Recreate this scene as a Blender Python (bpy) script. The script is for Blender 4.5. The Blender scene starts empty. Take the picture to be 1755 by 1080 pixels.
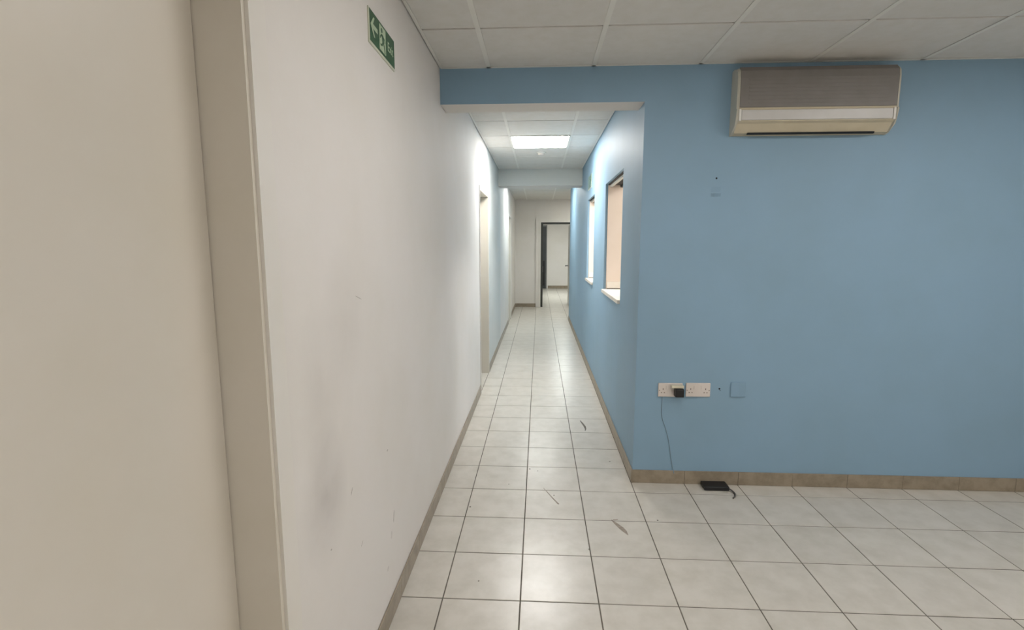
import bpy, bmesh, math, random
from mathutils import Vector, Matrix
random.seed(7)
S = bpy.context.scene
COL = S.collection

# ------------------------------------------------------------------ camera
cam = bpy.data.cameras.new('camera'); cam.sensor_fit = 'HORIZONTAL'; cam.sensor_width = 36.0
cam.lens = 36.0 * 875.13 / 1755.0
cam.clip_start = 0.02
camo = bpy.data.objects.new('camera', cam); COL.objects.link(camo)
camo.location = (0, 0, 1.4887)
camo.rotation_euler = (math.radians(90 - 7.792), 0, math.radians(3.041))
S.camera = camo

# ------------------------------------------------------------------ world, exposure, lamp strengths
w = bpy.data.worlds.new('world'); S.world = w; w.use_nodes = True
w.node_tree.nodes['Background'].inputs[0].default_value = (0.8, 0.85, 0.9, 1)
w.node_tree.nodes['Background'].inputs[1].default_value = 0.05
S.view_settings.view_transform = 'Standard'; S.view_settings.look = 'None'
S.view_settings.gamma = 1.0; S.view_settings.use_curve_mapping = False
S.view_settings.exposure = 0.0
P_ROOM, P_CORR, P_HALL, P_ROOM2, P_OFFICE = (13.0, 16.0, 14.0, 26.0), 41.0, 29.0, 80.0, 31.0
P_BAY_FILL = 18.0

# ------------------------------------------------------------------ main dimensions (metres; x right, y along the corridor)
XL, XR = -0.585, 0.598          # corridor wall faces
YW = 3.10                       # blue wall face
YE = 12.35                      # wall at the end of the hall
YB = 17.73                      # back wall of the room beyond the far door
XE, YS = 3.30, -2.50            # extent of the room the camera stands in
ZC, ZC2 = 2.50, 2.55            # ceilings: room, corridor
T = 0.33                        # floor tile
GX, GY = -0.400, 1.972          # floor grid origin
SK = 0.085                      # skirting height

# ------------------------------------------------------------------ materials
def srgb(r, g, b):
    f = lambda c: (c/255/12.92) if c/255 <= 0.04045 else ((c/255+0.055)/1.055)**2.4
    return (f(r), f(g), f(b), 1)

def mat(name, rgb, rough=0.6, metal=0.0, noise=None, bump=None, spec=None, rnd=0.0):
    """noise=(scale, amount 0..1, detail)  bump=(scale, strength)  rnd = per-object value variation"""
    m = bpy.data.materials.new(name); m.use_nodes = True
    nt = m.node_tree; b = nt.nodes['Principled BSDF']; L = nt.links
    c = srgb(*rgb)
    b.inputs['Base Color'].default_value = c
    b.inputs['Roughness'].default_value = rough; b.inputs['Metallic'].default_value = metal
    if spec is not None: b.inputs['Specular IOR Level'].default_value = spec
    geo = nt.nodes.new('ShaderNodeNewGeometry')
    last = None
    if noise:
        n = nt.nodes.new('ShaderNodeTexNoise'); n.inputs['Scale'].default_value = noise[0]
        n.inputs['Detail'].default_value = noise[2] if len(noise) > 2 else 4
        n.inputs['Roughness'].default_value = 0.6
        L.new(geo.outputs['Position'], n.inputs['Vector'])
        mx = nt.nodes.new('ShaderNodeMix'); mx.data_type = 'RGBA'
        k = 1 - noise[1]
        mx.inputs[6].default_value = (c[0]*k, c[1]*k*0.995, c[2]*k*0.97, 1); mx.inputs[7].default_value = c
        mr = nt.nodes.new('ShaderNodeMapRange'); mr.inputs[1].default_value = 0.32; mr.inputs[2].default_value = 0.62
        L.new(n.outputs['Fac'], mr.inputs[0]); L.new(mr.outputs[0], mx.inputs[0])
        last = mx.outputs[2]
    if rnd:
        oi = nt.nodes.new('ShaderNodeObjectInfo')
        mr2 = nt.nodes.new('ShaderNodeMapRange'); mr2.inputs[3].default_value = 1-rnd; mr2.inputs[4].default_value = 1.0
        L.new(oi.outputs['Random'], mr2.inputs[0])
        mu = nt.nodes.new('ShaderNodeMix'); mu.data_type = 'RGBA'; mu.blend_type = 'MULTIPLY'; mu.inputs[0].default_value = 1
        if last: L.new(last, mu.inputs[6])
        else: mu.inputs[6].default_value = c
        cb = nt.nodes.new('ShaderNodeCombineColor')
        for i in range(3): L.new(mr2.outputs[0], cb.inputs[i])
        L.new(cb.outputs[0], mu.inputs[7]); last = mu.outputs[2]
    if last: L.new(last, b.inputs['Base Color'])
    if bump:
        n2 = nt.nodes.new('ShaderNodeTexNoise'); n2.inputs['Scale'].default_value = bump[0]; n2.inputs['Detail'].default_value = 3
        L.new(geo.outputs['Position'], n2.inputs['Vector'])
        bp = nt.nodes.new('ShaderNodeBump'); bp.inputs['Strength'].default_value = bump[1]; bp.inputs['Distance'].default_value = 0.002
        L.new(n2.outputs['Fac'], bp.inputs['Height']); L.new(bp.outputs[0], b.inputs['Normal'])
    return m

def add_stains(m, stains):
    """soft dirty patches rubbed into the paint: (centre, radius xyz, darkness)"""
    nt = m.node_tree; L = nt.links; b = nt.nodes['Principled BSDF']
    src = b.inputs['Base Color'].links[0].from_socket
    geo = nt.nodes.new('ShaderNodeNewGeometry')
    for (c, r, k) in stains:
        mp = nt.nodes.new('ShaderNodeMapping'); mp.vector_type = 'POINT'
        mp.inputs['Scale'].default_value = [1/x for x in r]
        mp.inputs['Location'].default_value = [-a/x for a, x in zip(c, r)]
        L.new(geo.outputs['Position'], mp.inputs['Vector'])
        g = nt.nodes.new('ShaderNodeTexGradient'); g.gradient_type = 'SPHERICAL'
        L.new(mp.outputs[0], g.inputs[0])
        n = nt.nodes.new('ShaderNodeTexNoise'); n.inputs['Scale'].default_value = 7; n.inputs['Detail'].default_value = 5
        L.new(geo.outputs['Position'], n.inputs['Vector'])
        mu = nt.nodes.new('ShaderNodeMath'); mu.operation = 'MULTIPLY'
        L.new(g.outputs['Fac'], mu.inputs[0]); L.new(n.outputs['Fac'], mu.inputs[1])
        mu2 = nt.nodes.new('ShaderNodeMath'); mu2.operation = 'MULTIPLY'; mu2.inputs[1].default_value = k; mu2.use_clamp = True
        L.new(mu.outputs[0], mu2.inputs[0])
        mx = nt.nodes.new('ShaderNodeMix'); mx.data_type = 'RGBA'
        L.new(mu2.outputs[0], mx.inputs[0]); L.new(src, mx.inputs[6]); mx.inputs[7].default_value = srgb(120, 112, 105)
        src = mx.outputs[2]
    L.new(src, b.inputs['Base Color'])

def emit(name, rgb, strength):
    m = bpy.data.materials.new(name); m.use_nodes = True
    nt = m.node_tree; b = nt.nodes['Principled BSDF']
    b.inputs['Base Color'].default_value = (0.8, 0.8, 0.8, 1)
    b.inputs['Emission Color'].default_value = (*rgb, 1); b.inputs['Emission Strength'].default_value = strength
    return m

M = {}
M['white'] = mat('white_wall_paint', (226, 222, 218), 0.7, noise=(1.6, 0.045, 5), bump=(60, 0.12), spec=0.25)
add_stains(M['white'], [((XL, 1.31, 0.80), (0.3, 0.16, 0.22), 0.55), ((XL, 1.50, 1.25), (0.3, 0.18, 0.26), 0.22),
                        ((XL, 1.30, 1.10), (0.3, 0.15, 0.25), 0.22)])
M['pale'] = mat('pale_blue_white', (212, 215, 213), 0.65, noise=(1.6, 0.04, 5), bump=(60, 0.12), spec=0.25)  # cooler, slightly darker white for one wall stretch and the second beam
M['blue'] = mat('blue_wall_paint', (135, 167, 191), 0.56, noise=(1.8, 0.05, 5), bump=(60, 0.12))
M['ceil_tile'] = mat('ceiling_tile_fibre', (222, 220, 216), 0.9, noise=(14, 0.05, 6), bump=(160, 0.25), rnd=0.03)
M['tee'] = mat('white_tee_bar', (228, 227, 222), 0.45, noise=(5, 0.03))
M['deck'] = mat('ceiling_void', (70, 70, 68), 0.9, noise=(4, 0.1))
M['tile'] = mat('cream_floor_tile', (207, 202, 193), 0.28, noise=(9, 0.13, 8), rnd=0.05)
M['grout'] = mat('floor_grout', (112, 106, 97), 0.85, noise=(9, 0.35, 5))
M['skirt'] = mat('beige_stone_skirting', (155, 143, 125), 0.4, noise=(16, 0.28, 6), rnd=0.04)
M['mortar'] = mat('skirting_mortar', (132, 121, 106), 0.9, noise=(20, 0.1))
M['jamb'] = mat('cream_door_paint', (212, 206, 195), 0.4, noise=(3, 0.03))
M['arch'] = mat('white_architrave_paint', (224, 220, 214), 0.4, noise=(3, 0.03))
M['leaf'] = mat('pale_grey_door_paint', (205, 204, 198), 0.4, noise=(3, 0.04))
M['dark'] = mat('dark_grey_door_liner', (52, 53, 50), 0.5, noise=(8, 0.15))
M['darkdoor'] = mat('charcoal_door_paint', (58, 61, 63), 0.45, noise=(5, 0.15))
M['greyframe'] = mat('grey_frame_paint', (120, 122, 120), 0.5, noise=(5, 0.1))
M['chrome'] = mat('brushed_metal', (190, 190, 188), 0.3, 1.0, noise=(30, 0.1))
M['black'] = mat('black_plastic', (22, 23, 26), 0.42, noise=(30, 0.2))
M['cream'] = mat('cream_window_lining', (232, 218, 205), 0.45, noise=(4, 0.03))
M['sill'] = mat('cream_marble_sill', (236, 230, 220), 0.3, noise=(9, 0.08))
M['shutter'] = mat('dark_shutter_box', (62, 58, 54), 0.6, noise=(12, 0.2))
M['office'] = mat('office_wall_paint', (236, 228, 220), 0.6, noise=(3, 0.04))
M['plastic'] = mat('white_socket_plastic', (214, 206, 200), 0.35, noise=(8, 0.04))
M['slot'] = mat('socket_slot', (96, 80, 72), 0.6, noise=(30, 0.2))
M['yellowed'] = mat('yellowed_plastic', (214, 208, 186), 0.35, noise=(12, 0.06))
M['green'] = mat('exit_sign_green', (44, 92, 60), 0.4, noise=(25, 0.12))
M['signwhite'] = mat('exit_sign_pale_green', (186, 204, 176), 0.4, noise=(30, 0.08))
M['signedge'] = mat('exit_sign_edge', (206, 208, 190), 0.4, noise=(12, 0.05))
M['faded'] = mat('faded_sign_face', (126, 154, 150), 0.45, noise=(20, 0.1))
M['ac_body'] = mat('aged_white_plastic', (196, 194, 182), 0.4, noise=(6, 0.06))
M['ac_grille'] = mat('grey_grille_plastic', (128, 124, 121), 0.5, noise=(10, 0.08))
M['ac_louver'] = mat('pale_louver_plastic', (200, 199, 197), 0.35, noise=(10, 0.05))
M['ac_under'] = mat('yellowed_outlet_plastic', (202, 192, 168), 0.45, noise=(8, 0.08))
M['cable'] = mat('grey_cable', (128, 152, 168), 0.6, noise=(20, 0.1))
M['lead'] = mat('grey_lead', (88, 86, 84), 0.6, noise=(20, 0.1))
M['hole'] = mat('drilled_hole', (30, 36, 42), 0.9, noise=(20, 0.1))
M['smudge'] = mat('grey_residue', (127, 157, 179), 0.8, noise=(40, 0.2))
M['scuff'] = mat('brown_scuff', (160, 148, 136), 0.8, noise=(60, 0.35))
M['scuffdark'] = mat('dark_scuff', (118, 111, 104), 0.8, noise=(60, 0.35))
M['wallscuff'] = mat('grey_wall_scuff', (184, 177, 171), 0.8, noise=(60, 0.3))
M['bluepl'] = mat('painted_over_plate', (131, 163, 188), 0.45, noise=(8, 0.05))

# ------------------------------------------------------------------ helpers
def newbm(): return bmesh.new()
def box(bm, x0, x1, y0, y1, z0, z1, bevel=0.0, mi=0):
    vs = [bm.verts.new((x, y, z)) for x in (x0, x1) for y in (y0, y1) for z in (z0, z1)]
    F = [(0,1,3,2), (4,6,7,5), (0,4,5,1), (2,3,7,6), (0,2,6,4), (1,5,7,3)]
    fs = [bm.faces.new([vs[i] for i in f]) for f in F]
    for f in fs: f.material_index = mi
    if bevel:
        es = list({e for f in fs for e in f.edges})
        bmesh.ops.bevel(bm, geom=es, offset=bevel, segments=2, affect='EDGES', profile=0.5)
    return fs
def prism(bm, pts, axis, a0, a1, mi=0):
    """extrude a 2-D polygon along axis (0,1,2); pts are the other two coordinates in order"""
    def P(p, a):
        q = list(p); q.insert(axis, a); return q
    v0 = [bm.verts.new(P(p, a0)) for p in pts]; v1 = [bm.verts.new(P(p, a1)) for p in pts]
    n = len(pts); fs = [bm.faces.new(v0), bm.faces.new(v1[::-1])]
    for i in range(n): fs.append(bm.faces.new([v0[i], v1[i], v1[(i+1) % n], v0[(i+1) % n]]))
    for f in fs: f.material_index = mi
    return fs
def tube(bm, pts, r, seg=8):
    pts = [Vector(p) for p in pts]; rings = []
    for i, p in enumerate(pts):
        d = (pts[min(i+1, len(pts)-1)] - pts[max(i-1, 0)]).normalized()
        a = d.orthogonal().normalized() if i == 0 else (rings[-1][1] - d*rings[-1][1].dot(d)).normalized()
        b = d.cross(a)
        rings.append(([bm.verts.new(p + (a*math.cos(t) + b*math.sin(t))*r) for t in [2*math.pi*k/seg for k in range(seg)]], a))
    for (r0, _), (r1, _) in zip(rings, rings[1:]):
        for k in range(seg): bm.faces.new([r0[k], r0[(k+1) % seg], r1[(k+1) % seg], r1[k]])
    bm.faces.new(rings[0][0][::-1]); bm.faces.new(rings[-1][0])
def lathe(bm, prof, axis=2, seg=24, c=(0, 0, 0)):
    rings = []
    for r, h in prof:
        ring = []
        for k in range(seg):
            t = 2*math.pi*k/seg; p = [r*math.cos(t), r*math.sin(t)]; p.insert(axis, h)
            ring.append(bm.verts.new(Vector(p) + Vector(c)))
        rings.append(ring)
    for r0, r1 in zip(rings, rings[1:]):
        for k in range(seg): bm.faces.new([r0[k], r0[(k+1) % seg], r1[(k+1) % seg], r1[k]])
    bm.faces.new(rings[0][::-1]); bm.faces.new(rings[-1])
def mesh(name, bm, mats):
    bmesh.ops.recalc_face_normals(bm, faces=bm.faces)
    me = bpy.data.meshes.new(name); bm.to_mesh(me); bm.free()
    for m in (mats if isinstance(mats, (list, tuple)) else [mats]): me.materials.append(M[m] if isinstance(m, str) else m)
    return me
def smooth(me, ang=40):
    me.shade_smooth()
    try: me.set_sharp_from_angle(angle=math.radians(ang))
    except Exception: pass
def obj(name, me, parent=None, loc=(0, 0, 0)):
    o = bpy.data.objects.new(name, me); COL.objects.link(o); o.location = loc
    if parent: o.parent = parent
    return o
def part(name, bm, m, parent, loc=(0, 0, 0), sm=False, label=None, kind=None):
    me = mesh(name, bm, m)
    if sm: smooth(me)
    o = obj(name, me, parent, loc)
    if label: o['label'] = label
    if kind: o['kind'] = kind
    return o
def tag(o, label, cat, group=None, kind=None):
    o['label'] = label; o['category'] = cat
    if group: o['group'] = group
    if kind: o['kind'] = kind
    return o
def thing(name, label, cat, loc=(0, 0, 0), group=None, kind=None):
    return tag(obj(name, None, None, loc), label, cat, group, kind)
def B(*a, bevel=0.0):
    bm = newbm(); box(bm, *a, bevel=bevel); return bm

def slab_with_holes(bm, axis, t0, t1, u0, u1, z0, z1, holes):
    """wall of thickness t0..t1 along `axis` (0: faces x, 1: faces y), u the other horizontal axis; holes=(u0,u1,z0,z1)"""
    us = sorted({u0, u1, *[h[0] for h in holes], *[h[1] for h in holes]})
    for a, b in zip(us, us[1:]):
        spans = sorted([(h[2], h[3]) for h in holes if h[0] <= a and h[1] >= b])
        z = z0
        for s in spans + [(z1, z1)]:
            if s[0] > z:
                if axis == 0: box(bm, t0, t1, a, b, z, s[0])
                else: box(bm, a, b, t0, t1, z, s[0])
            z = max(z, s[1])
def paint(bm, y0, y1, mi):
    for f in bm.faces:
        c = f.calc_center_median()
        if y0 < c.y < y1: f.material_index = mi
def structure(name, bm, m, label, cat):
    return tag(obj(name, mesh(name, bm, m)), label, cat, kind='structure')

ZT = 2.72     # top of all walls
# ------------------------------------------------------------------ walls
D1 = (0.22, 1.05, 0, 2.06); D2 = (5.03, 5.85, 0, 2.04); D3 = (9.60, 10.38, 0, 2.03)
bm = newbm(); slab_with_holes(bm, 0, XL-0.13, XL, YS, 7.7, 0, ZT, [D1, D2]); slab_with_holes(bm, 0, XL-0.13, XL, 7.7, YE, 0, ZT, [D3])
paint(bm, D2[1]+0.01, 7.69, 1)
wall_left = structure('wall_left', bm, ['white', 'pale'], 'long white painted wall with three door openings along the corridor', 'wall')

W1 = (3.80, 4.785, 1.075, 2.035); W2 = (5.72, 6.50, 1.070, 2.040)
bm = newbm(); slab_with_holes(bm, 0, XR, XR+0.16, YW, 10.2, 0, ZT, [W1, W2])
wall_right = structure('wall_right', bm, 'blue', 'light blue corridor wall with two hatch windows', 'wall')

bm = newbm(); box(bm, XR+0.16, XE, YW, YW+0.16, 0, ZT)
wall_front = structure('wall_front', bm, 'blue', 'light blue wall carrying the sockets and the air conditioner', 'wall')

def beam(name, y0, y1, z0, front, label):
    bm = newbm(); box(bm, XL, XR, y0, y1, z0, ZT)
    bm.normal_update()
    bmesh.ops.recalc_face_normals(bm, faces=bm.faces)
    for f in bm.faces: f.material_index = 1 if f.normal.y < -0.5 else 0
    return structure(name, bm, ['white', front], label, 'beam')
beam('trim_1', YW, 3.29, 2.303, 'blue', 'blue faced beam with white underside over the corridor mouth')
beam('trim_2', 7.40, 7.70, 2.32, 'pale', 'white beam across the middle of the corridor')

DF = (0.03, 0.79, 0, 2.03)
bm = newbm(); slab_with_holes(bm, 1, YE, YE+0.14, XL-0.13, 2.3, 0, ZT, [DF])
structure('wall_far', bm, 'white', 'white end wall of the hall around the far door', 'wall')
bm = newbm(); box(bm, 2.2, 2.3, 10.2, YE, 0, ZT); box(bm, XR+0.16, 2.3, 10.06, 10.2, 0, ZT)
structure('wall_alcove', bm, 'white', 'white walls of the side bay by the far door', 'wall')
bm = newbm(); box(bm, XE, XE+0.12, YS, YW+0.16, 0, ZT)
structure('wall_side', bm, 'white', 'white side wall of the room opposite the long white wall', 'wall')
bm = newbm(); box(bm, XL-0.13, XE+0.12, YS-0.12, YS, 0, ZT)
structure('wall_rear', bm, 'white', 'white rear wall of the room', 'wall')
# room behind the far door
bm = newbm(); box(bm, -1.62, -1.5, YE+0.14, YB, 0, ZT); box(bm, 3.0, 3.12, YE+0.14, YB, 0, ZT); box(bm, -1.62, 3.12, YB, YB+0.12, 0, ZT)
structure('wall_back', bm, 'white', 'white walls of the room beyond the far door', 'wall')
# office behind the hatch windows
bm = newbm(); box(bm, 3.2, 3.3, YW+0.16, 7.5, 0, ZT); box(bm, XR+0.16, 3.3, 7.4, 7.5, 0, ZT); box(bm, XR+0.16, 3.2, YW+0.16, YW+0.18, 0, ZT); box(bm, XR+0.16, XR+0.165, YW+0.18, 3.78, 0, 2.5)
structure('wall_office', bm, 'office', 'warm cream walls of the office behind the hatch windows', 'wall')

# ------------------------------------------------------------------ floor: grout bed + tiles
bm = newbm(); box(bm, XL-0.8, XE+0.1, YS, YE+0.14, -0.06, -0.0016); box(bm, -1.6, 3.1, YE+0.14, YB+0.1, -0.06, -0.0016)
floor = structure('floor', bm, 'grout', 'cream ceramic tile floor with dark grout running down the corridor', 'floor')
GR = 0.0026    # half joint
tile_cache = {}
def tile_mesh(wx, wy):
    k = (round(wx, 3), round(wy, 3))
    if k not in tile_cache:
        bm = newbm(); b = 0.0012; h = 0.006
        o = [(-wx/2, -wy/2), (wx/2, -wy/2), (wx/2, wy/2), (-wx/2, wy/2)]
        i = [(-wx/2+b, -wy/2+b), (wx/2-b, -wy/2+b), (wx/2-b, wy/2-b), (-wx/2+b, wy/2-b)]
        r0 = [bm.verts.new((*p, -h)) for p in o]; r1 = [bm.verts.new((*p, -b)) for p in o]; r2 = [bm.verts.new((*p, 0)) for p in i]
        bm.faces.new(r2)
        for a, c in ((r0, r1), (r1, r2)):
            for n in range(4): bm.faces.new([a[n], a[(n+1) % 4], c[(n+1) % 4], c[n]])
        tile_cache[k] = mesh('floor_tile', bm, 'tile')
    return tile_cache[k]
def spans(lo, hi, origin, step):
    e = [lo]; k = math.ceil((lo-origin)/step + 1e-6)
    while origin + k*step < hi - 1e-6: e.append(origin + k*step); k += 1
    e.append(hi); return [(a, b) for a, b in zip(e, e[1:]) if b-a > 0.012]
stuff = newbm()
def tiles(x0, x1, y0, y1, single):
    for a, b in spans(x0, x1, GX, T):
        for c, d in spans(y0, y1, GY, T):
            wx, wy = b-a-2*GR, d-c-2*GR; cx, cy = (a+b)/2, (c+d)/2
            if single:
                dz = random.uniform(-0.0003, 0.0003)
                o = obj('floor_tile', tile_mesh(wx, wy), floor, (cx, cy, dz))
            else:
                box(stuff, cx-wx/2, cx+wx/2, cy-wy/2, cy+wy/2, -0.006, -0.0001)
XC = GX+3*T     # joint line just under the corridor skirting
tiles(XL, XC, GY-2*T, 9.232, True)
tiles(XC, XE, GY-2*T, YW, True)
tiles(XL, XE, YS, GY-2*T, False)
tiles(XL, XC, 9.232, YE, False)
tiles(XC, 2.2, 10.2, YE, False)
tiles(XR+0.16, 3.2, YW+0.18, 7.4, False)
tiles(-1.5, 3.0, YE+0.002, YB, False)
part('floor_tiles', stuff, 'tile', floor, kind='stuff')
for d in (D1, D2, D3):
    part('door_threshold', B(XL-0.6, XL-GR, d[0]+0.003, d[1]-0.003, -0.006, 0.0), 'tile', floor)

# scuffs and scratches on the tiles
def flat_poly(name, pts, m, z=0.0006):
    bm = newbm(); prism(bm, pts, 2, 0.0002, z+0.0003); return part(name, bm, m, floor)
def streak(pts, wdt):
    L = []; R = []
    for i, p in enumerate(pts):
        a = Vector(pts[max(i-1, 0)]); b = Vector(pts[min(i+1, len(pts)-1)]); d = (b-a).normalized(); n = Vector((-d.y, d.x))
        q = Vector(p); h = wdt[i]/2; L.append(tuple(q+n*h)); R.append(tuple(q-n*h))
    return L + R[::-1]
flat_poly('scuff_mark', streak([(0.360, 4.23), (0.372, 4.17), (0.386, 4.09), (0.388, 4.03), (0.380, 3.99)], [0.008, 0.014, 0.018, 0.012, 0.004]), 'scuffdark')
flat_poly('scuff_mark', streak([(0.036, 2.99), (0.062, 2.93), (0.090, 2.865), (0.122, 2.795)], [0.003, 0.005, 0.006, 0.009]), 'scuff')
flat_poly('scuff_mark', streak([(0.404, 2.64), (0.424, 2.60), (0.445, 2.56), (0.458, 2.53), (0.470, 2.495)], [0.004, 0.018, 0.026, 0.022, 0.003]), 'scuff')
flat_poly('scuff_mark', streak([(0.413, 2.640), (0.44, 2.646)], [0.006, 0.004]), 'scuff')
for x, y, r in [(0.655, 2.648, 0.008), (-0.385, 2.737, 0.009), (0.257, 2.357, 0.008), (-0.054, 3.256, 0.010), (0.499, 3.407, 0.008), (-0.181, 3.03, 0.006), (0.098, 2.9, 0.007), (0.0, 3.23, 0.006), (-0.26, 2.09, 0.005)]:
    r *= 0.7
    flat_poly('floor_speck', [(x+r*random.uniform(.6, 1.1)*math.cos(t), y+r*1.2*random.uniform(.6, 1.1)*math.sin(t)) for t in [k*math.pi/4 for k in range(8)]], 'scuffdark')
# scuffs on the white wall (thin rubbed marks lying on the paint)
for y, z, l, r, a in [(1.924, 0.393, 0.05, 0.005, 1.35), (1.87, 0.697, 0.012, 0.006, 0.3), (1.825, 0.228, 0.02, 0.003, 1.2), (1.885, 0.335, 0.03, 0.002, 1.3), (1.32, 0.63, 0.008, 0.004, 0), (1.49, 0.72, 0.025, 0.002, 0.9), (1.56, 0.5, 0.02, 0.002, 0.6), (1.62, 1.32, 0.06, 0.002, -0.3)]:
    c, s = math.cos(a), math.sin(a)
    pts = [(y+c*u*l-s*v*r, z+s*u*l+c*v*r) for u, v in [(-.5, -.2), (-.2, -.5), (.3, -.4), (.5, 0), (.2, .5), (-.3, .4)]]
    bm = newbm(); prism(bm, pts, 0, XL-0.0005, XL+0.0006); part('wall_scuff', bm, 'wallscuff', wall_left)

# ------------------------------------------------------------------ skirting, tile by tile
sk_cache = {}
def skirting(name, axis, face, sign, u0, u1, origin, label, th=0.009, h=SK):
    """axis 0: skirting runs along y on a wall facing x (sign = direction out of wall)"""
    a, b = (face, face+sign*0.003); lo, hi = min(a, b), max(a, b)
    bm = newbm()
    if axis == 0: box(bm, lo, hi, u0, u1, 0, h-0.004)
    else: box(bm, u0, u1, lo, hi, 0, h-0.004)
    p = structure(name, bm, 'mortar', label, 'skirting')
    for c, d in spans(u0, u1, origin, T):
        l = d-c-0.0012; key = (axis, sign, round(l, 3), h)
        if key not in sk_cache:
            bm = newbm()
            s0, s1 = sorted((sign*0.001, sign*th))
            if axis == 0: box(bm, s0, s1, -l/2, l/2, 0.001, h, bevel=0.0015)
            else: box(bm, -l/2, l/2, s0, s1, 0.001, h, bevel=0.0015)
            sk_cache[key] = mesh('skirting_tile', bm, 'skirt')
        u = (c+d)/2
        obj('skirting_tile', sk_cache[key], p, (face, u, 0) if axis == 0 else (u, face, 0))
    return p
skirting('baseboard_left', 0, XL, 1, 1.115, D2[0]-0.04, GY, 'beige stone skirting under the white wall before the first corridor doorway')
skirting('baseboard_left.001', 0, XL, 1, D2[1]+0.01, D3[0]-0.04, GY, 'beige stone skirting between the two corridor doorways', h=0.085)
skirting('baseboard_left.002', 0, XL, 1, D3[1]+0.03, YE-0.01, GY, 'beige stone skirting between the second corridor doorway and the far wall')
skirting('baseboard_left.003', 0, XL, 1, YS, 0.15, GY, 'beige stone skirting by the rear wall')
skirting('baseboard_right', 0, XR, -1, YW-0.009, 10.2, GY, 'beige stone skirting under the blue corridor wall')
skirting('baseboard_front', 1, YW, -1, XR-0.009, XE, GX, 'beige stone skirting under the blue wall with sockets')
skirting('baseboard_far', 1, YE, -1, XL+0.01, -0.085, GX, 'beige stone skirting beside the far door')
skirting('baseboard_back', 1, YB, -1, 0.30, 3.0, GX, 'beige stone skirting in the room beyond the far door', h=0.10)

# ------------------------------------------------------------------ ceilings
ct_cache = {}
def ceiling(name, x0, x1, y0, y1, z, gx, gy, label, lights=(), step=0.6):
    c = structure(name, B(x0, x1, y0, y1, z+0.09, z+0.13), 'deck', label, 'ceiling')
    xs = spans(x0, x1, gx, step); ys = spans(y0, y1, gy, step)
    for a, b in xs:
        for d, e in ys:
            if any(abs((a+b)/2-lx) < .2 and abs((d+e)/2-ly) < .2 for lx, ly in lights): continue
            wx, wy = b-a-0.012, e-d-0.012; k = (round(wx, 3), round(wy, 3))
            if k not in ct_cache:
                ct_cache[k] = mesh('ceiling_tile', B(-wx/2, wx/2, -wy/2, wy/2, 0.0, 0.014, bevel=0.003), 'ceil_tile')
            obj('ceiling_tile', ct_cache[k], c, ((a+b)/2, (d+e)/2, z+0.003+random.uniform(0, 0.0012)))
    for a, b in xs[1:]:
        bm = newbm(); box(bm, a-0.012, a+0.012, y0+0.001, y1-0.001, z, z+0.0025); box(bm, a-0.002, a+0.002, y0+0.001, y1-0.001, z+0.0025, z+0.035)
        part('tee_bar', bm, 'tee', c)
    for d, e in ys[1:]:
        for a, b in xs:
            bm = newbm(); box(bm, a+0.012, b-0.012, d-0.003, d+0.003, z+0.010, z+0.016); part('cross_tee', bm, 'tee', c)
    for n, (bx) in enumerate([(x0+0.005, x0+0.020, y0, y1), (x1-0.020, x1-0.005, y0, y1), (x0+0.018, x1-0.018, y0, y0+0.018), (x0+0.018, x1-0.018, y1-0.018, y1)]):
        part('wall_angle', B(*bx, z, z+0.0025), 'tee', c)
    return c
CL = {'room': [(0.60, 1.665), (2.40, 1.665), (0.60, -0.735), (2.40, -0.735)], 'corr': [(0.0, 5.50)], 'hall': [(0.0, 9.10)], 'bay': [(1.202, 11.25)],
      'room2': [(0.9, 14.9)], 'office': [(1.8, 4.1), (1.8, 5.3)]}
ceiling('ceiling', XL, XE, YS, YW, ZC, -0.298, 2.565, 'suspended ceiling of square fibre tiles over the room', CL['room'])
ceiling('ceiling.001', XL, XR, 3.29, 7.40, ZC2, -0.298, 5.20, 'suspended ceiling of square fibre tiles over the corridor', CL['corr'])
ceiling('ceiling.002', XL, XR, 7.70, 10.2, ZC2, -0.298, 8.80, 'suspended tile ceiling past the corridor beam', CL['hall'])
ceiling('ceiling.003', XL, 2.2, 10.2, YE, ZC2, -0.298, 8.55, 'suspended tile ceiling before the far door', CL['bay'])
ceiling('ceiling.004', -1.5, 3.0, YE+0.14, YB, ZC2, 0.0, 14.6, 'suspended tile ceiling of the room beyond the far door', CL['room2'])
ceiling('ceiling.005', XR+0.165, 3.2, YW+0.18, 7.4, ZC, 0.9, 3.8, 'suspended tile ceiling of the office behind the hatch windows', CL['office'])

# ------------------------------------------------------------------ ceiling lights
def light(x, y, z, key, rgb, power, label, group=None, drop=0.010):
    t = thing('ceiling_light', label, 'ceiling light', (x, y, z), group)
    bm = newbm(); a, b = 0.296, 0.284
    box(bm, -a, a, -a, -b, -0.004, 0.02); box(bm, -a, a, b, a, -0.004, 0.02); box(bm, -a, -b, -b, b, -0.004, 0.02); box(bm, b, a, -b, b, -0.004, 0.02)
    part('light_frame', bm, 'tee', t)
    bm = newbm()
    pts0 = [(-b, -b), (b, -b), (b, b), (-b, b)]; c = b-0.012
    pts1 = [(-c, -c), (c, -c), (c, c), (-c, c)]
    r0 = [bm.verts.new((*p, 0.015)) for p in pts0]; r1 = [bm.verts.new((*p, -drop+0.008)) for p in pts0]; r2 = [bm.verts.new((*p, -drop)) for p in pts1]
    bm.faces.new(r0); bm.faces.new(r2)
    for p, q in ((r0, r1), (r1, r2)):
        for n in range(4): bm.faces.new([p[n], p[(n+1) % 4], q[(n+1) % 4], q[n]])
    if key not in M: M[key] = emit(key, rgb, power)
    part('diffuser', bm, key, t)
    return t
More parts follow.
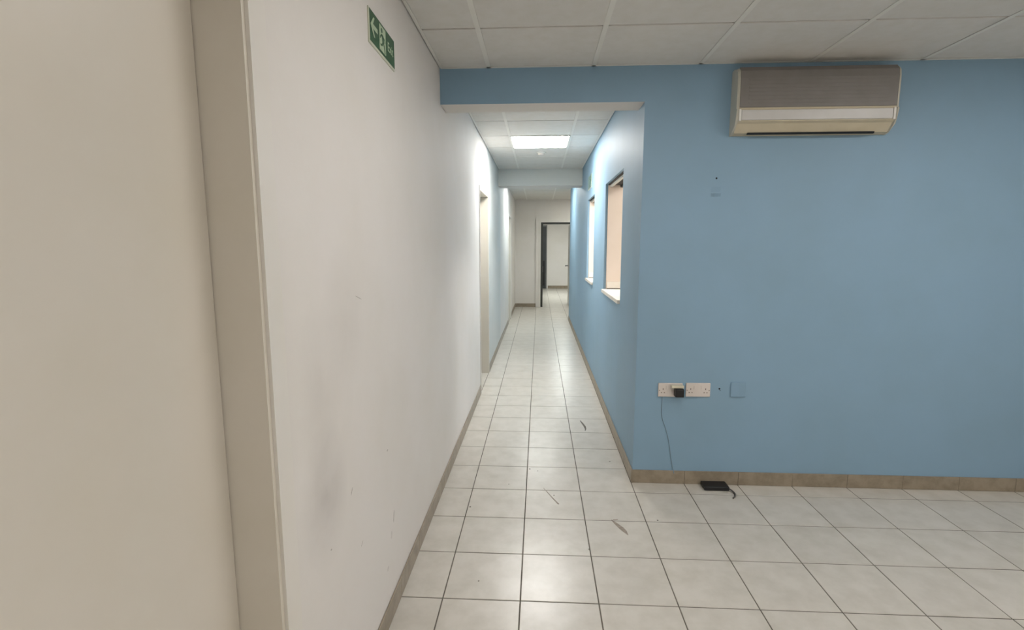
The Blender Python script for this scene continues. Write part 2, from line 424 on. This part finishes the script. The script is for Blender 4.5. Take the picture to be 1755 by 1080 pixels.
for n, (x, y) in enumerate(CL['room']):
    light(x, y, ZC, 'lit_room_diffuser_%d' % n, (1.0, 0.96, 0.92), P_ROOM[n],
          'square white ceiling light panel ' + ('near the exit sign, ' if x < 1 else 'near the plain side wall, ') + ('just before the blue wall' if y > 0 else 'towards the rear wall'),
          'square ceiling lights of the room', drop=0.012)
for (x, y) in CL['corr']:
    light(x, y, ZC2, 'lit_corridor_diffuser', (1.0, 0.985, 0.95), P_CORR, 'glowing square ceiling light panel beside the smoke detector')
for (x, y) in CL['hall']:
    light(x, y, ZC2, 'lit_hall_diffuser', (0.97, 1.0, 0.96), P_HALL, 'square ceiling light panel just past the corridor beam')
for (x, y) in CL['bay']:
    light(x, y, ZC2, 'bay_fill_diffuser', (0.98, 1.0, 0.93), P_BAY_FILL, 'added fill light panel, out of sight in the side bay by the far door')  # unseen panel added round the corner to brighten the far wall
for (x, y) in CL['room2']:
    light(x, y, ZC2, 'lit_back_diffuser', (0.94, 1.0, 0.97), P_ROOM2, 'square ceiling light panel in the room beyond the far door')
for (x, y) in CL['office']:
    light(x, y, ZC, 'lit_office_diffuser', (1.0, 0.965, 0.925), P_OFFICE, 'warm square ceiling light panel in the office behind the ' + ('hatch nearer the sockets' if y < 5 else 'hatch below the green sign'), 'office ceiling lights')

# smoke detector
t = thing('smoke_detector', 'small round white smoke detector on the corridor ceiling', 'smoke detector', (0.012, 6.13, ZC2+0.003))
bm = newbm(); lathe(bm, [(0.056, 0.0), (0.058, -0.004), (0.052, -0.009)]); part('base', bm, 'tee', t, sm=True)
bm = newbm(); lathe(bm, [(0.040, -0.009), (0.040, -0.016), (0.032, -0.026), (0.016, -0.030)]); part('sensor_dome', bm, 'plastic', t, sm=True)

# ------------------------------------------------------------------ doors in the white wall
def left_door(name, d, label):
    y0, y1, _, z1 = d
    t = thing(name, label, 'door', (XL, (y0+y1)/2, 0), kind='structure')
    oy = (y0+y1)/2; h = (y1-y0)/2; x0 = -0.131
    # jamb lining
    part('door_jamb', B(x0, 0.004, -h, -h+0.018, 0.001, z1), 'jamb', t)
    part('door_jamb', B(x0, 0.004, h-0.018, h, 0.001, z1), 'jamb', t)
    part('door_head', B(x0, 0.004, -h+0.018, h-0.018, z1-0.018, z1), 'jamb', t)
    # door leaf, shut at the back of the reveal
    lf = part('door_leaf', B(x0-0.004, x0+0.036, -h+0.020, h-0.020, 0.006, z1-0.020, bevel=0.002), 'jamb', t)
    bm = newbm(); lathe(bm, [(0.024, 0.037), (0.024, 0.044), (0.010, 0.046), (0.010, 0.075)], axis=0, seg=16, c=(x0, -h+0.085, 1.0))
    tube(bm, [(x0+0.07, -h+0.085, 1.0), (x0+0.075, -h+0.12, 1.0), (x0+0.075, -h+0.20, 0.998)], 0.008); part('handle', bm, 'chrome', lf, sm=True)
    return t
left_door('door_1', D1, 'white door beside the exit sign in the long white wall')
left_door('door_2', D2, 'cream doorway recess in the white wall opposite the hatch windows')
left_door('door_3', D3, 'white doorway in the left hall wall just before the far wall')
def architrave(d, wdt, parent_name, sides=('near', 'far', 'top'), th=0.012):
    t = bpy.data.objects[parent_name]; h = (d[1]-d[0])/2; z1 = d[3]
    if 'near' in sides: part('architrave', B(0.0005, th, -h-wdt, -h+0.006, 0.001, z1+wdt), 'arch', t)
    if 'far' in sides: part('architrave', B(0.0005, th, h-0.006, h+wdt, 0.001, z1+wdt), 'arch', t)
    if 'top' in sides: part('architrave', B(0.0005, th, -h+0.006, h-0.006, z1-0.006, z1+wdt), 'arch', t)
architrave(D1, 0.058, 'door_1')
architrave(D2, 0.022, 'door_2', th=0.008)
architrave(D3, 0.022, 'door_3', th=0.018)

# ------------------------------------------------------------------ far door (open, white architrave, dark liner)
t = thing('door_4', 'open far door with white architrave and dark liner at the end of the hall', 'door', (0.41, YE, 0), kind='structure')
x0, x1 = DF[0]-0.41, DF[1]-0.41; z1 = DF[3]
part('architrave', B(x0-0.11, x0-0.03, -0.034, -0.001, 0.001, z1+0.085), 'arch', t)
part('architrave', B(x0-0.03, x0+0.004, -0.046, -0.001, 0.001, z1+0.03), 'arch', t)
part('architrave', B(x1-0.004, x1+0.10, -0.018, -0.001, 0.001, z1+0.085), 'arch', t)
part('architrave', B(x0-0.03, x1-0.004, -0.034, -0.001, z1+0.03, z1+0.085), 'arch', t)
part('architrave', B(x0+0.004, x1-0.004, -0.026, -0.001, z1-0.004, z1+0.03), 'arch', t)
part('door_liner', B(x0+0.001, x0+0.055, 0.0, 0.139, 0.001, z1-0.001), 'dark', t, label='dark grey door liner')
part('door_liner', B(x0+0.055, x1-0.02, 0.0, 0.139, z1-0.045, z1-0.001), 'dark', t)
part('door_liner', B(x1-0.02, x1-0.001, 0.0, 0.139, 0.001, z1-0.001), 'greyframe', t)
part('strike_plate', B(x0+0.054, x0+0.058, 0.03, 0.07, 0.84, 0.98), 'chrome', t)
lf = part('door_leaf', B(0.325, 0.363, 0.145, 0.865, 0.006, z1-0.05, bevel=0.002), 'leaf', t)
bm = newbm(); lathe(bm, [(0.024, 0.0), (0.024, -0.008), (0.010, -0.010), (0.010, -0.05)], axis=0, seg=16, c=(0.325, 0.79, 0.97))
tube(bm, [(0.272, 0.79, 0.97), (0.262, 0.76, 0.97), (0.262, 0.64, 0.97)], 0.016); part('handle', bm, 'black', lf, sm=True)
# charcoal door in the room beyond
t = thing('door_5', 'charcoal door on the back wall of the room beyond the far door', 'door', (-0.17, YB, 0), kind='structure')
part('door_frame', B(0.40, 0.432, -0.03, -0.001, 0.001, 2.16), 'greyframe', t)
part('door_frame', B(-0.432, -0.40, -0.03, -0.001, 0.001, 2.16), 'greyframe', t)
part('door_frame', B(-0.40, 0.40, -0.03, -0.001, 2.12, 2.16), 'greyframe', t)
lf = part('door_leaf', B(-0.40, 0.40, -0.02, -0.001, 0.004, 2.12, bevel=0.002), 'darkdoor', t)
part('lower_panel', B(-0.34, 0.36, -0.026, -0.020, 0.10, 0.95, bevel=0.002), 'black', lf)
part('upper_panel', B(-0.34, 0.36, -0.026, -0.020, 1.10, 2.02, bevel=0.002), 'darkdoor', lf)

# ------------------------------------------------------------------ hatch windows in the blue wall
def hatch(name, wnd, label):
    y0, y1, z0, z1 = wnd
    oy = (y0+y1)/2; h = (y1-y0)/2
    t = thing(name, label, 'window', (XR, oy, 0), kind='structure')
    # blue outer edge is the wall itself; cream lining starts 22 mm in
    part('window_lining', B(0.022, 0.158, h-0.010, h-0.0005, z0+0.012, z1-0.0005), 'cream', t)
    part('window_lining', B(0.022, 0.158, -h+0.0005, -h+0.010, z0+0.012, z1-0.0005), 'cream', t)
    part('head_lining', B(0.022, 0.158, -h+0.010, h-0.010, z1-0.010, z1-0.0005), 'shutter', t)
    part('head_track', B(0.038, 0.060, -h+0.010, h-0.010, z1-0.026, z1-0.010), 'tee', t)
    part('head_track', B(0.130, 0.158, -h+0.010, h-0.010, z1-0.030, z1-0.010), 'shutter', t)
    s = part('window_sill', B(-0.020, 0.175, -h+0.0005, h-0.0005, z0-0.0195, z0+0.010, bevel=0.003), 'sill', t)
    part('sill_upstand', B(0.030, 0.158, h-0.020, h-0.010, z0+0.018, z0+0.078), 'sill', t)
    part('sill_joint', B(0.030, 0.158, h-0.016, h-0.010, z0+0.010, z0+0.018), 'shutter', t)
    return t
hatch('window_1', W1, 'open hatch window with cream sill nearer the sockets in the blue wall')
hatch('window_2', W2, 'open hatch window with cream sill below the small green sign')

# ------------------------------------------------------------------ signs
def text_mesh(s, size, align='CENTER'):
    cu = bpy.data.curves.new('t', 'FONT'); cu.body = s; cu.size = size; cu.extrude = 0.0004; cu.align_x = align; cu.align_y = 'CENTER'
    o = bpy.data.objects.new('t', cu); COL.objects.link(o)
    dg = bpy.context.evaluated_depsgraph_get(); me = bpy.data.meshes.new_from_object(o.evaluated_get(dg))
    bpy.data.objects.remove(o); bpy.data.curves.remove(cu)
    return me
def exit_sign(loc, sx, wdt, hgt, label, face='green', pale='signwhite', words=True, flip=False):
    """sx: +1 sign faces +x; u runs along +y"""
    t = thing('exit_sign', label, 'sign', loc)
    def U(pts): return [((-u if flip else u), v) for u, v in pts]
    def flat(name, polys, a, b, m, parent=t):
        bm = newbm()
        for p in polys: prism(bm, U(p), 0, sx*a, sx*b)
        return part(name, bm, m, parent)
    W, H = wdt/2, hgt/2
    flat('sign_board', [[(-W-0.012, -H-0.010), (W, -H-0.010), (W, H), (-W-0.012, H)]], 0.0005, 0.004, 'signedge')
    bd = flat('sign_face', [[(-W, -H), (W-0.001, -H), (W-0.001, H-0.001), (-W, H-0.001)]], 0.004, 0.005, face)
    k = hgt/0.11
    ax = -W + 0.15*wdt; k0 = k; k = k*1.1
    flat('arrow', [[(ax-0.036*k, 0.004*k), (ax-0.006*k, 0.034*k), (ax+0.006*k, 0.034*k), (ax-0.012*k, 0.011*k), (ax+0.036*k, 0.011*k), (ax+0.036*k, -0.004*k), (ax-0.012*k, -0.004*k), (ax+0.006*k, -0.028*k), (ax-0.006*k, -0.028*k)]], 0.005, 0.0056, pale)
    k = k0; mx = -W + 0.475*wdt
    pn = flat('doorway_pictogram', [[(mx-0.040*k, -0.046*k), (mx+0.040*k, -0.046*k), (mx+0.040*k, 0.046*k), (mx-0.040*k, 0.046*k)]], 0.005, 0.0056, pale)
    head = [(mx-0.010*k+0.0095*k*math.cos(a), 0.030*k+0.0095*k*math.sin(a)) for a in [i*math.pi/6 for i in range(12)]]
    body = [(mx-0.012*k, 0.018*k), (mx+0.010*k, 0.016*k), (mx+0.016*k, -0.008*k), (mx-0.004*k, -0.010*k)]
    arm1 = [(mx-0.012*k, 0.018*k), (mx-0.030*k, 0.006*k), (mx-0.034*k, -0.004*k), (mx-0.028*k, -0.004*k), (mx-0.022*k, 0.004*k), (mx-0.006*k, 0.010*k)]
    arm2 = [(mx+0.006*k, 0.016*k), (mx+0.026*k, 0.008*k), (mx+0.032*k, -0.004*k), (mx+0.027*k, -0.006*k), (mx+0.020*k, 0.004*k), (mx+0.008*k, 0.008*k)]
    leg1 = [(mx-0.004*k, -0.010*k), (mx+0.006*k, -0.010*k), (mx-0.006*k, -0.026*k), (mx-0.028*k, -0.030*k), (mx-0.028*k, -0.022*k), (mx-0.012*k, -0.020*k)]
    leg2 = [(mx+0.004*k, -0.010*k), (mx+0.016*k, -0.008*k), (mx+0.024*k, -0.024*k), (mx+0.030*k, -0.044*k), (mx+0.022*k, -0.044*k), (mx+0.016*k, -0.026*k)]
    flat('running_figure', [head, body, arm1, arm2, leg1, leg2], 0.0056, 0.0061, face, pn)
    if words:
        for s, z in (('Exit', 0.0),):
            me = text_mesh(s, 0.050*k); me.materials.append(M[pale])
            o = obj('lettering', me, t, (sx*0.0053, -W+0.81*wdt, z))
            o.rotation_euler = (math.pi/2, 0, math.pi/2)
    return t
exit_sign((XL, 1.972, 2.235), 1, 0.296, 0.104, 'green fire exit sign with running figure and arrow on the white wall')
exit_sign((XR, 6.28, 2.235), -1, 0.40, 0.150, 'small faded green exit sign above the hatch on the blue corridor wall', face='faded', pale='green', words=False)

# ------------------------------------------------------------------ sockets, plug, cable
def socket(x, z, label):
    t = thing('double_socket', label, 'socket', (x, YW, z))
    part('backplate', B(-0.0735, 0.0735, -0.011, -0.0005, -0.043, 0.043, bevel=0.003), 'plastic', t)
    for s in (-1, 1):
        part('rocker_switch', B(s*0.022-0.006, s*0.022+0.006, -0.0145, -0.011, 0.006, 0.028, bevel=0.001), 'plastic', t)
        c = s*0.045
        bm = newbm(); box(bm, c-0.002, c+0.002, -0.0116, -0.0108, 0.001, 0.011); box(bm, c-0.0115, c-0.0055, -0.0116, -0.0108, -0.019, -0.014); box(bm, c+0.0055, c+0.0115, -0.0116, -0.0108, -0.019, -0.014)
        part('pin_slots', bm, 'slot', t)
    for s in (-1, 1):
        bm = newbm(); lathe(bm, [(0.003, -0.0112), (0.003, -0.0118)], axis=1, seg=10, c=(s*0.0005+s*0.0605*0, 0, s*0.0)); bm.free()
        bm = newbm(); lathe(bm, [(0.0028, -0.0108), (0.0028, -0.0118)], axis=1, seg=10, c=(s*0.0660, 0, -0.002)); part('screw', bm, 'slot', t)
    return t
socket(0.8095, 0.607, 'white double wall socket holding the black plug')
socket(0.9765, 0.610, 'white double wall socket with both outlets empty')
t = thing('plug_adaptor', 'black plug with a pale top piece in the wall socket', 'plug', (0.855, YW-0.0118, 0.600))
part('plug_body', B(-0.026, 0.026, -0.046, -0.0005, -0.026, 0.024, bevel=0.004), 'black', t)
part('plug_top', B(-0.046, 0.028, -0.030, -0.0005, 0.026, 0.042, bevel=0.003), 'yellowed', t, label='pale yellowed plug top')
bm = newbm()
tube(bm, [(0.764, YW-0.004, 0.566), (0.764, YW-0.003, 0.52), (0.763, YW-0.003, 0.487), (0.766, YW-0.003, 0.44), (0.771, YW-0.003, 0.415), (0.787, YW-0.003, 0.375), (0.800, YW-0.003, 0.335), (0.810, YW-0.003, 0.30), (0.822, YW-0.003, 0.235), (0.832, YW-0.003, 0.17), (0.845, YW-0.004, 0.11), (0.850, YW-0.010, 0.088), (0.853, YW-0.012, 0.070)], 0.0022)
me = mesh('wall_cable', bm, 'cable'); smooth(me)
tag(obj('wall_cable', me), 'thin grey cable running down the blue wall from the socket', 'cable')
# blanking plate painted over, fixing hole, residue patch: marks on the blue wall
t = tag(obj('blanking_plate', mesh('blanking_plate', B(1.173, 1.262, YW-0.008, YW-0.0005, 0.568, 0.660, bevel=0.003), 'bluepl')), 'square blanking plate painted over in blue beside the empty socket', 'wall plate')
for x, z, r in ((1.107, 0.617, 0.0055), (1.023, 1.873, 0.0055), (1.112, 0.606, 0.0025)):
    bm = newbm(); lathe(bm, [(r, 0.0006), (r, -0.0008)], axis=1, seg=10, c=(x, YW, z)); part('fixing_hole', bm, 'hole', wall_front)
bm = newbm(); box(bm, 0.996, 1.050, YW-0.0009, YW+0.0005, 1.795, 1.826); part('residue_patch', bm, 'bluepl', wall_front)
bm = newbm(); box(bm, 0.995, 1.051, YW-0.0016, YW+0.0005, 1.768, 1.788); part('residue_patch', bm, 'smudge', wall_front)

# power brick on the floor
t = thing('power_brick', 'flat black power brick lying on the floor against the skirting', 'power adaptor', (1.094, 3.040, 0.0))
part('brick_body', B(-0.075, 0.075, -0.034, 0.050, 0.0006, 0.026, bevel=0.004), 'black', t)
bm = newbm(); box(bm, -0.085, -0.075, 0.010, 0.016, 0.012, 0.016); box(bm, -0.085, -0.075, -0.004, 0.002, 0.012, 0.016); part('pins', bm, 'chrome', t)
bm = newbm(); tube(bm, [(0.072, -0.020, 0.012), (0.083, -0.030, 0.010), (0.092, -0.055, 0.006), (0.092, -0.080, 0.005), (0.080, -0.108, 0.005), (0.062, -0.128, 0.005)], 0.0045); part('lead', bm, 'lead', t, sm=True)

# ------------------------------------------------------------------ air conditioner on the blue wall
t = thing('air_conditioner', 'aged white air conditioner mounted high on the blue wall', 'air conditioner', (1.08, YW, 2.104))
Lx = 0.86
prof = [(-0.0005, 0.0), (-0.055, 0.008), (-0.105, 0.052), (-0.128, 0.062), (-0.130, 0.124), (-0.134, 0.130), (-0.134, 0.290), (-0.126, 0.330), (-0.100, 0.346), (-0.050, 0.352), (-0.0005, 0.352)]
for ca, cb in ((0.0, 0.012), (Lx-0.012, Lx)):
  bm = newbm(); prism(bm, prof, 0, ca, cb)
  es = [e for e in bm.edges if abs(e.verts[0].co.x-e.verts[1].co.x) < 1e-6 and (e.verts[0].co.x < 1e-6 or e.verts[0].co.x > Lx-1e-6) and max(v.co.y for v in e.verts) < -0.01]
  bmesh.ops.bevel(bm, geom=es, offset=0.008, segments=3, affect='EDGES')
  part('end_cap', bm, 'ac_body', t, sm=True)
core = [(y*0.965 if y < -0.01 else y, z*0.985+0.002) for y, z in prof]
bm = newbm(); prism(bm, core, 0, 0.012, Lx-0.012); part('casing', bm, 'ac_under', t, label='yellowed underside casing')
fp = [(-0.1315, 0.134), (-0.136, 0.137), (-0.136, 0.290), (-0.127, 0.328), (-0.100, 0.352), (-0.095, 0.347), (-0.120, 0.322), (-0.128, 0.288)]
g = part('front_grille', (lambda b: (prism(b, fp, 0, 0.014, Lx-0.014), b)[1])(newbm()), 'ac_grille', t, label='grey front grille')
for k in range(7):
    z = 0.155+k*0.020
    part('grille_slat', B(0.060, Lx-0.060, -0.1385, -0.135, z, z+0.008), 'ac_grille', g)
part('louver', B(0.028, Lx-0.028, -0.134, -0.122, 0.068, 0.122, bevel=0.003), 'ac_louver', t)
part('louver_end', B(0.014, 0.026, -0.136, -0.122, 0.064, 0.126, bevel=0.002), 'tee', t)
part('louver_end', B(Lx-0.026, Lx-0.014, -0.136, -0.122, 0.064, 0.126, bevel=0.002), 'tee', t)
part('outlet_vent', B(0.085, Lx-0.085, -0.062, -0.045, 0.002, 0.012), 'hole', t)
for c in [o for o in bpy.data.objects if o.parent == t or (o.parent and o.parent.parent == t)]:
    for v in c.data.vertices: v.co.y *= 0.76      # slim casing, 0.10 m deep
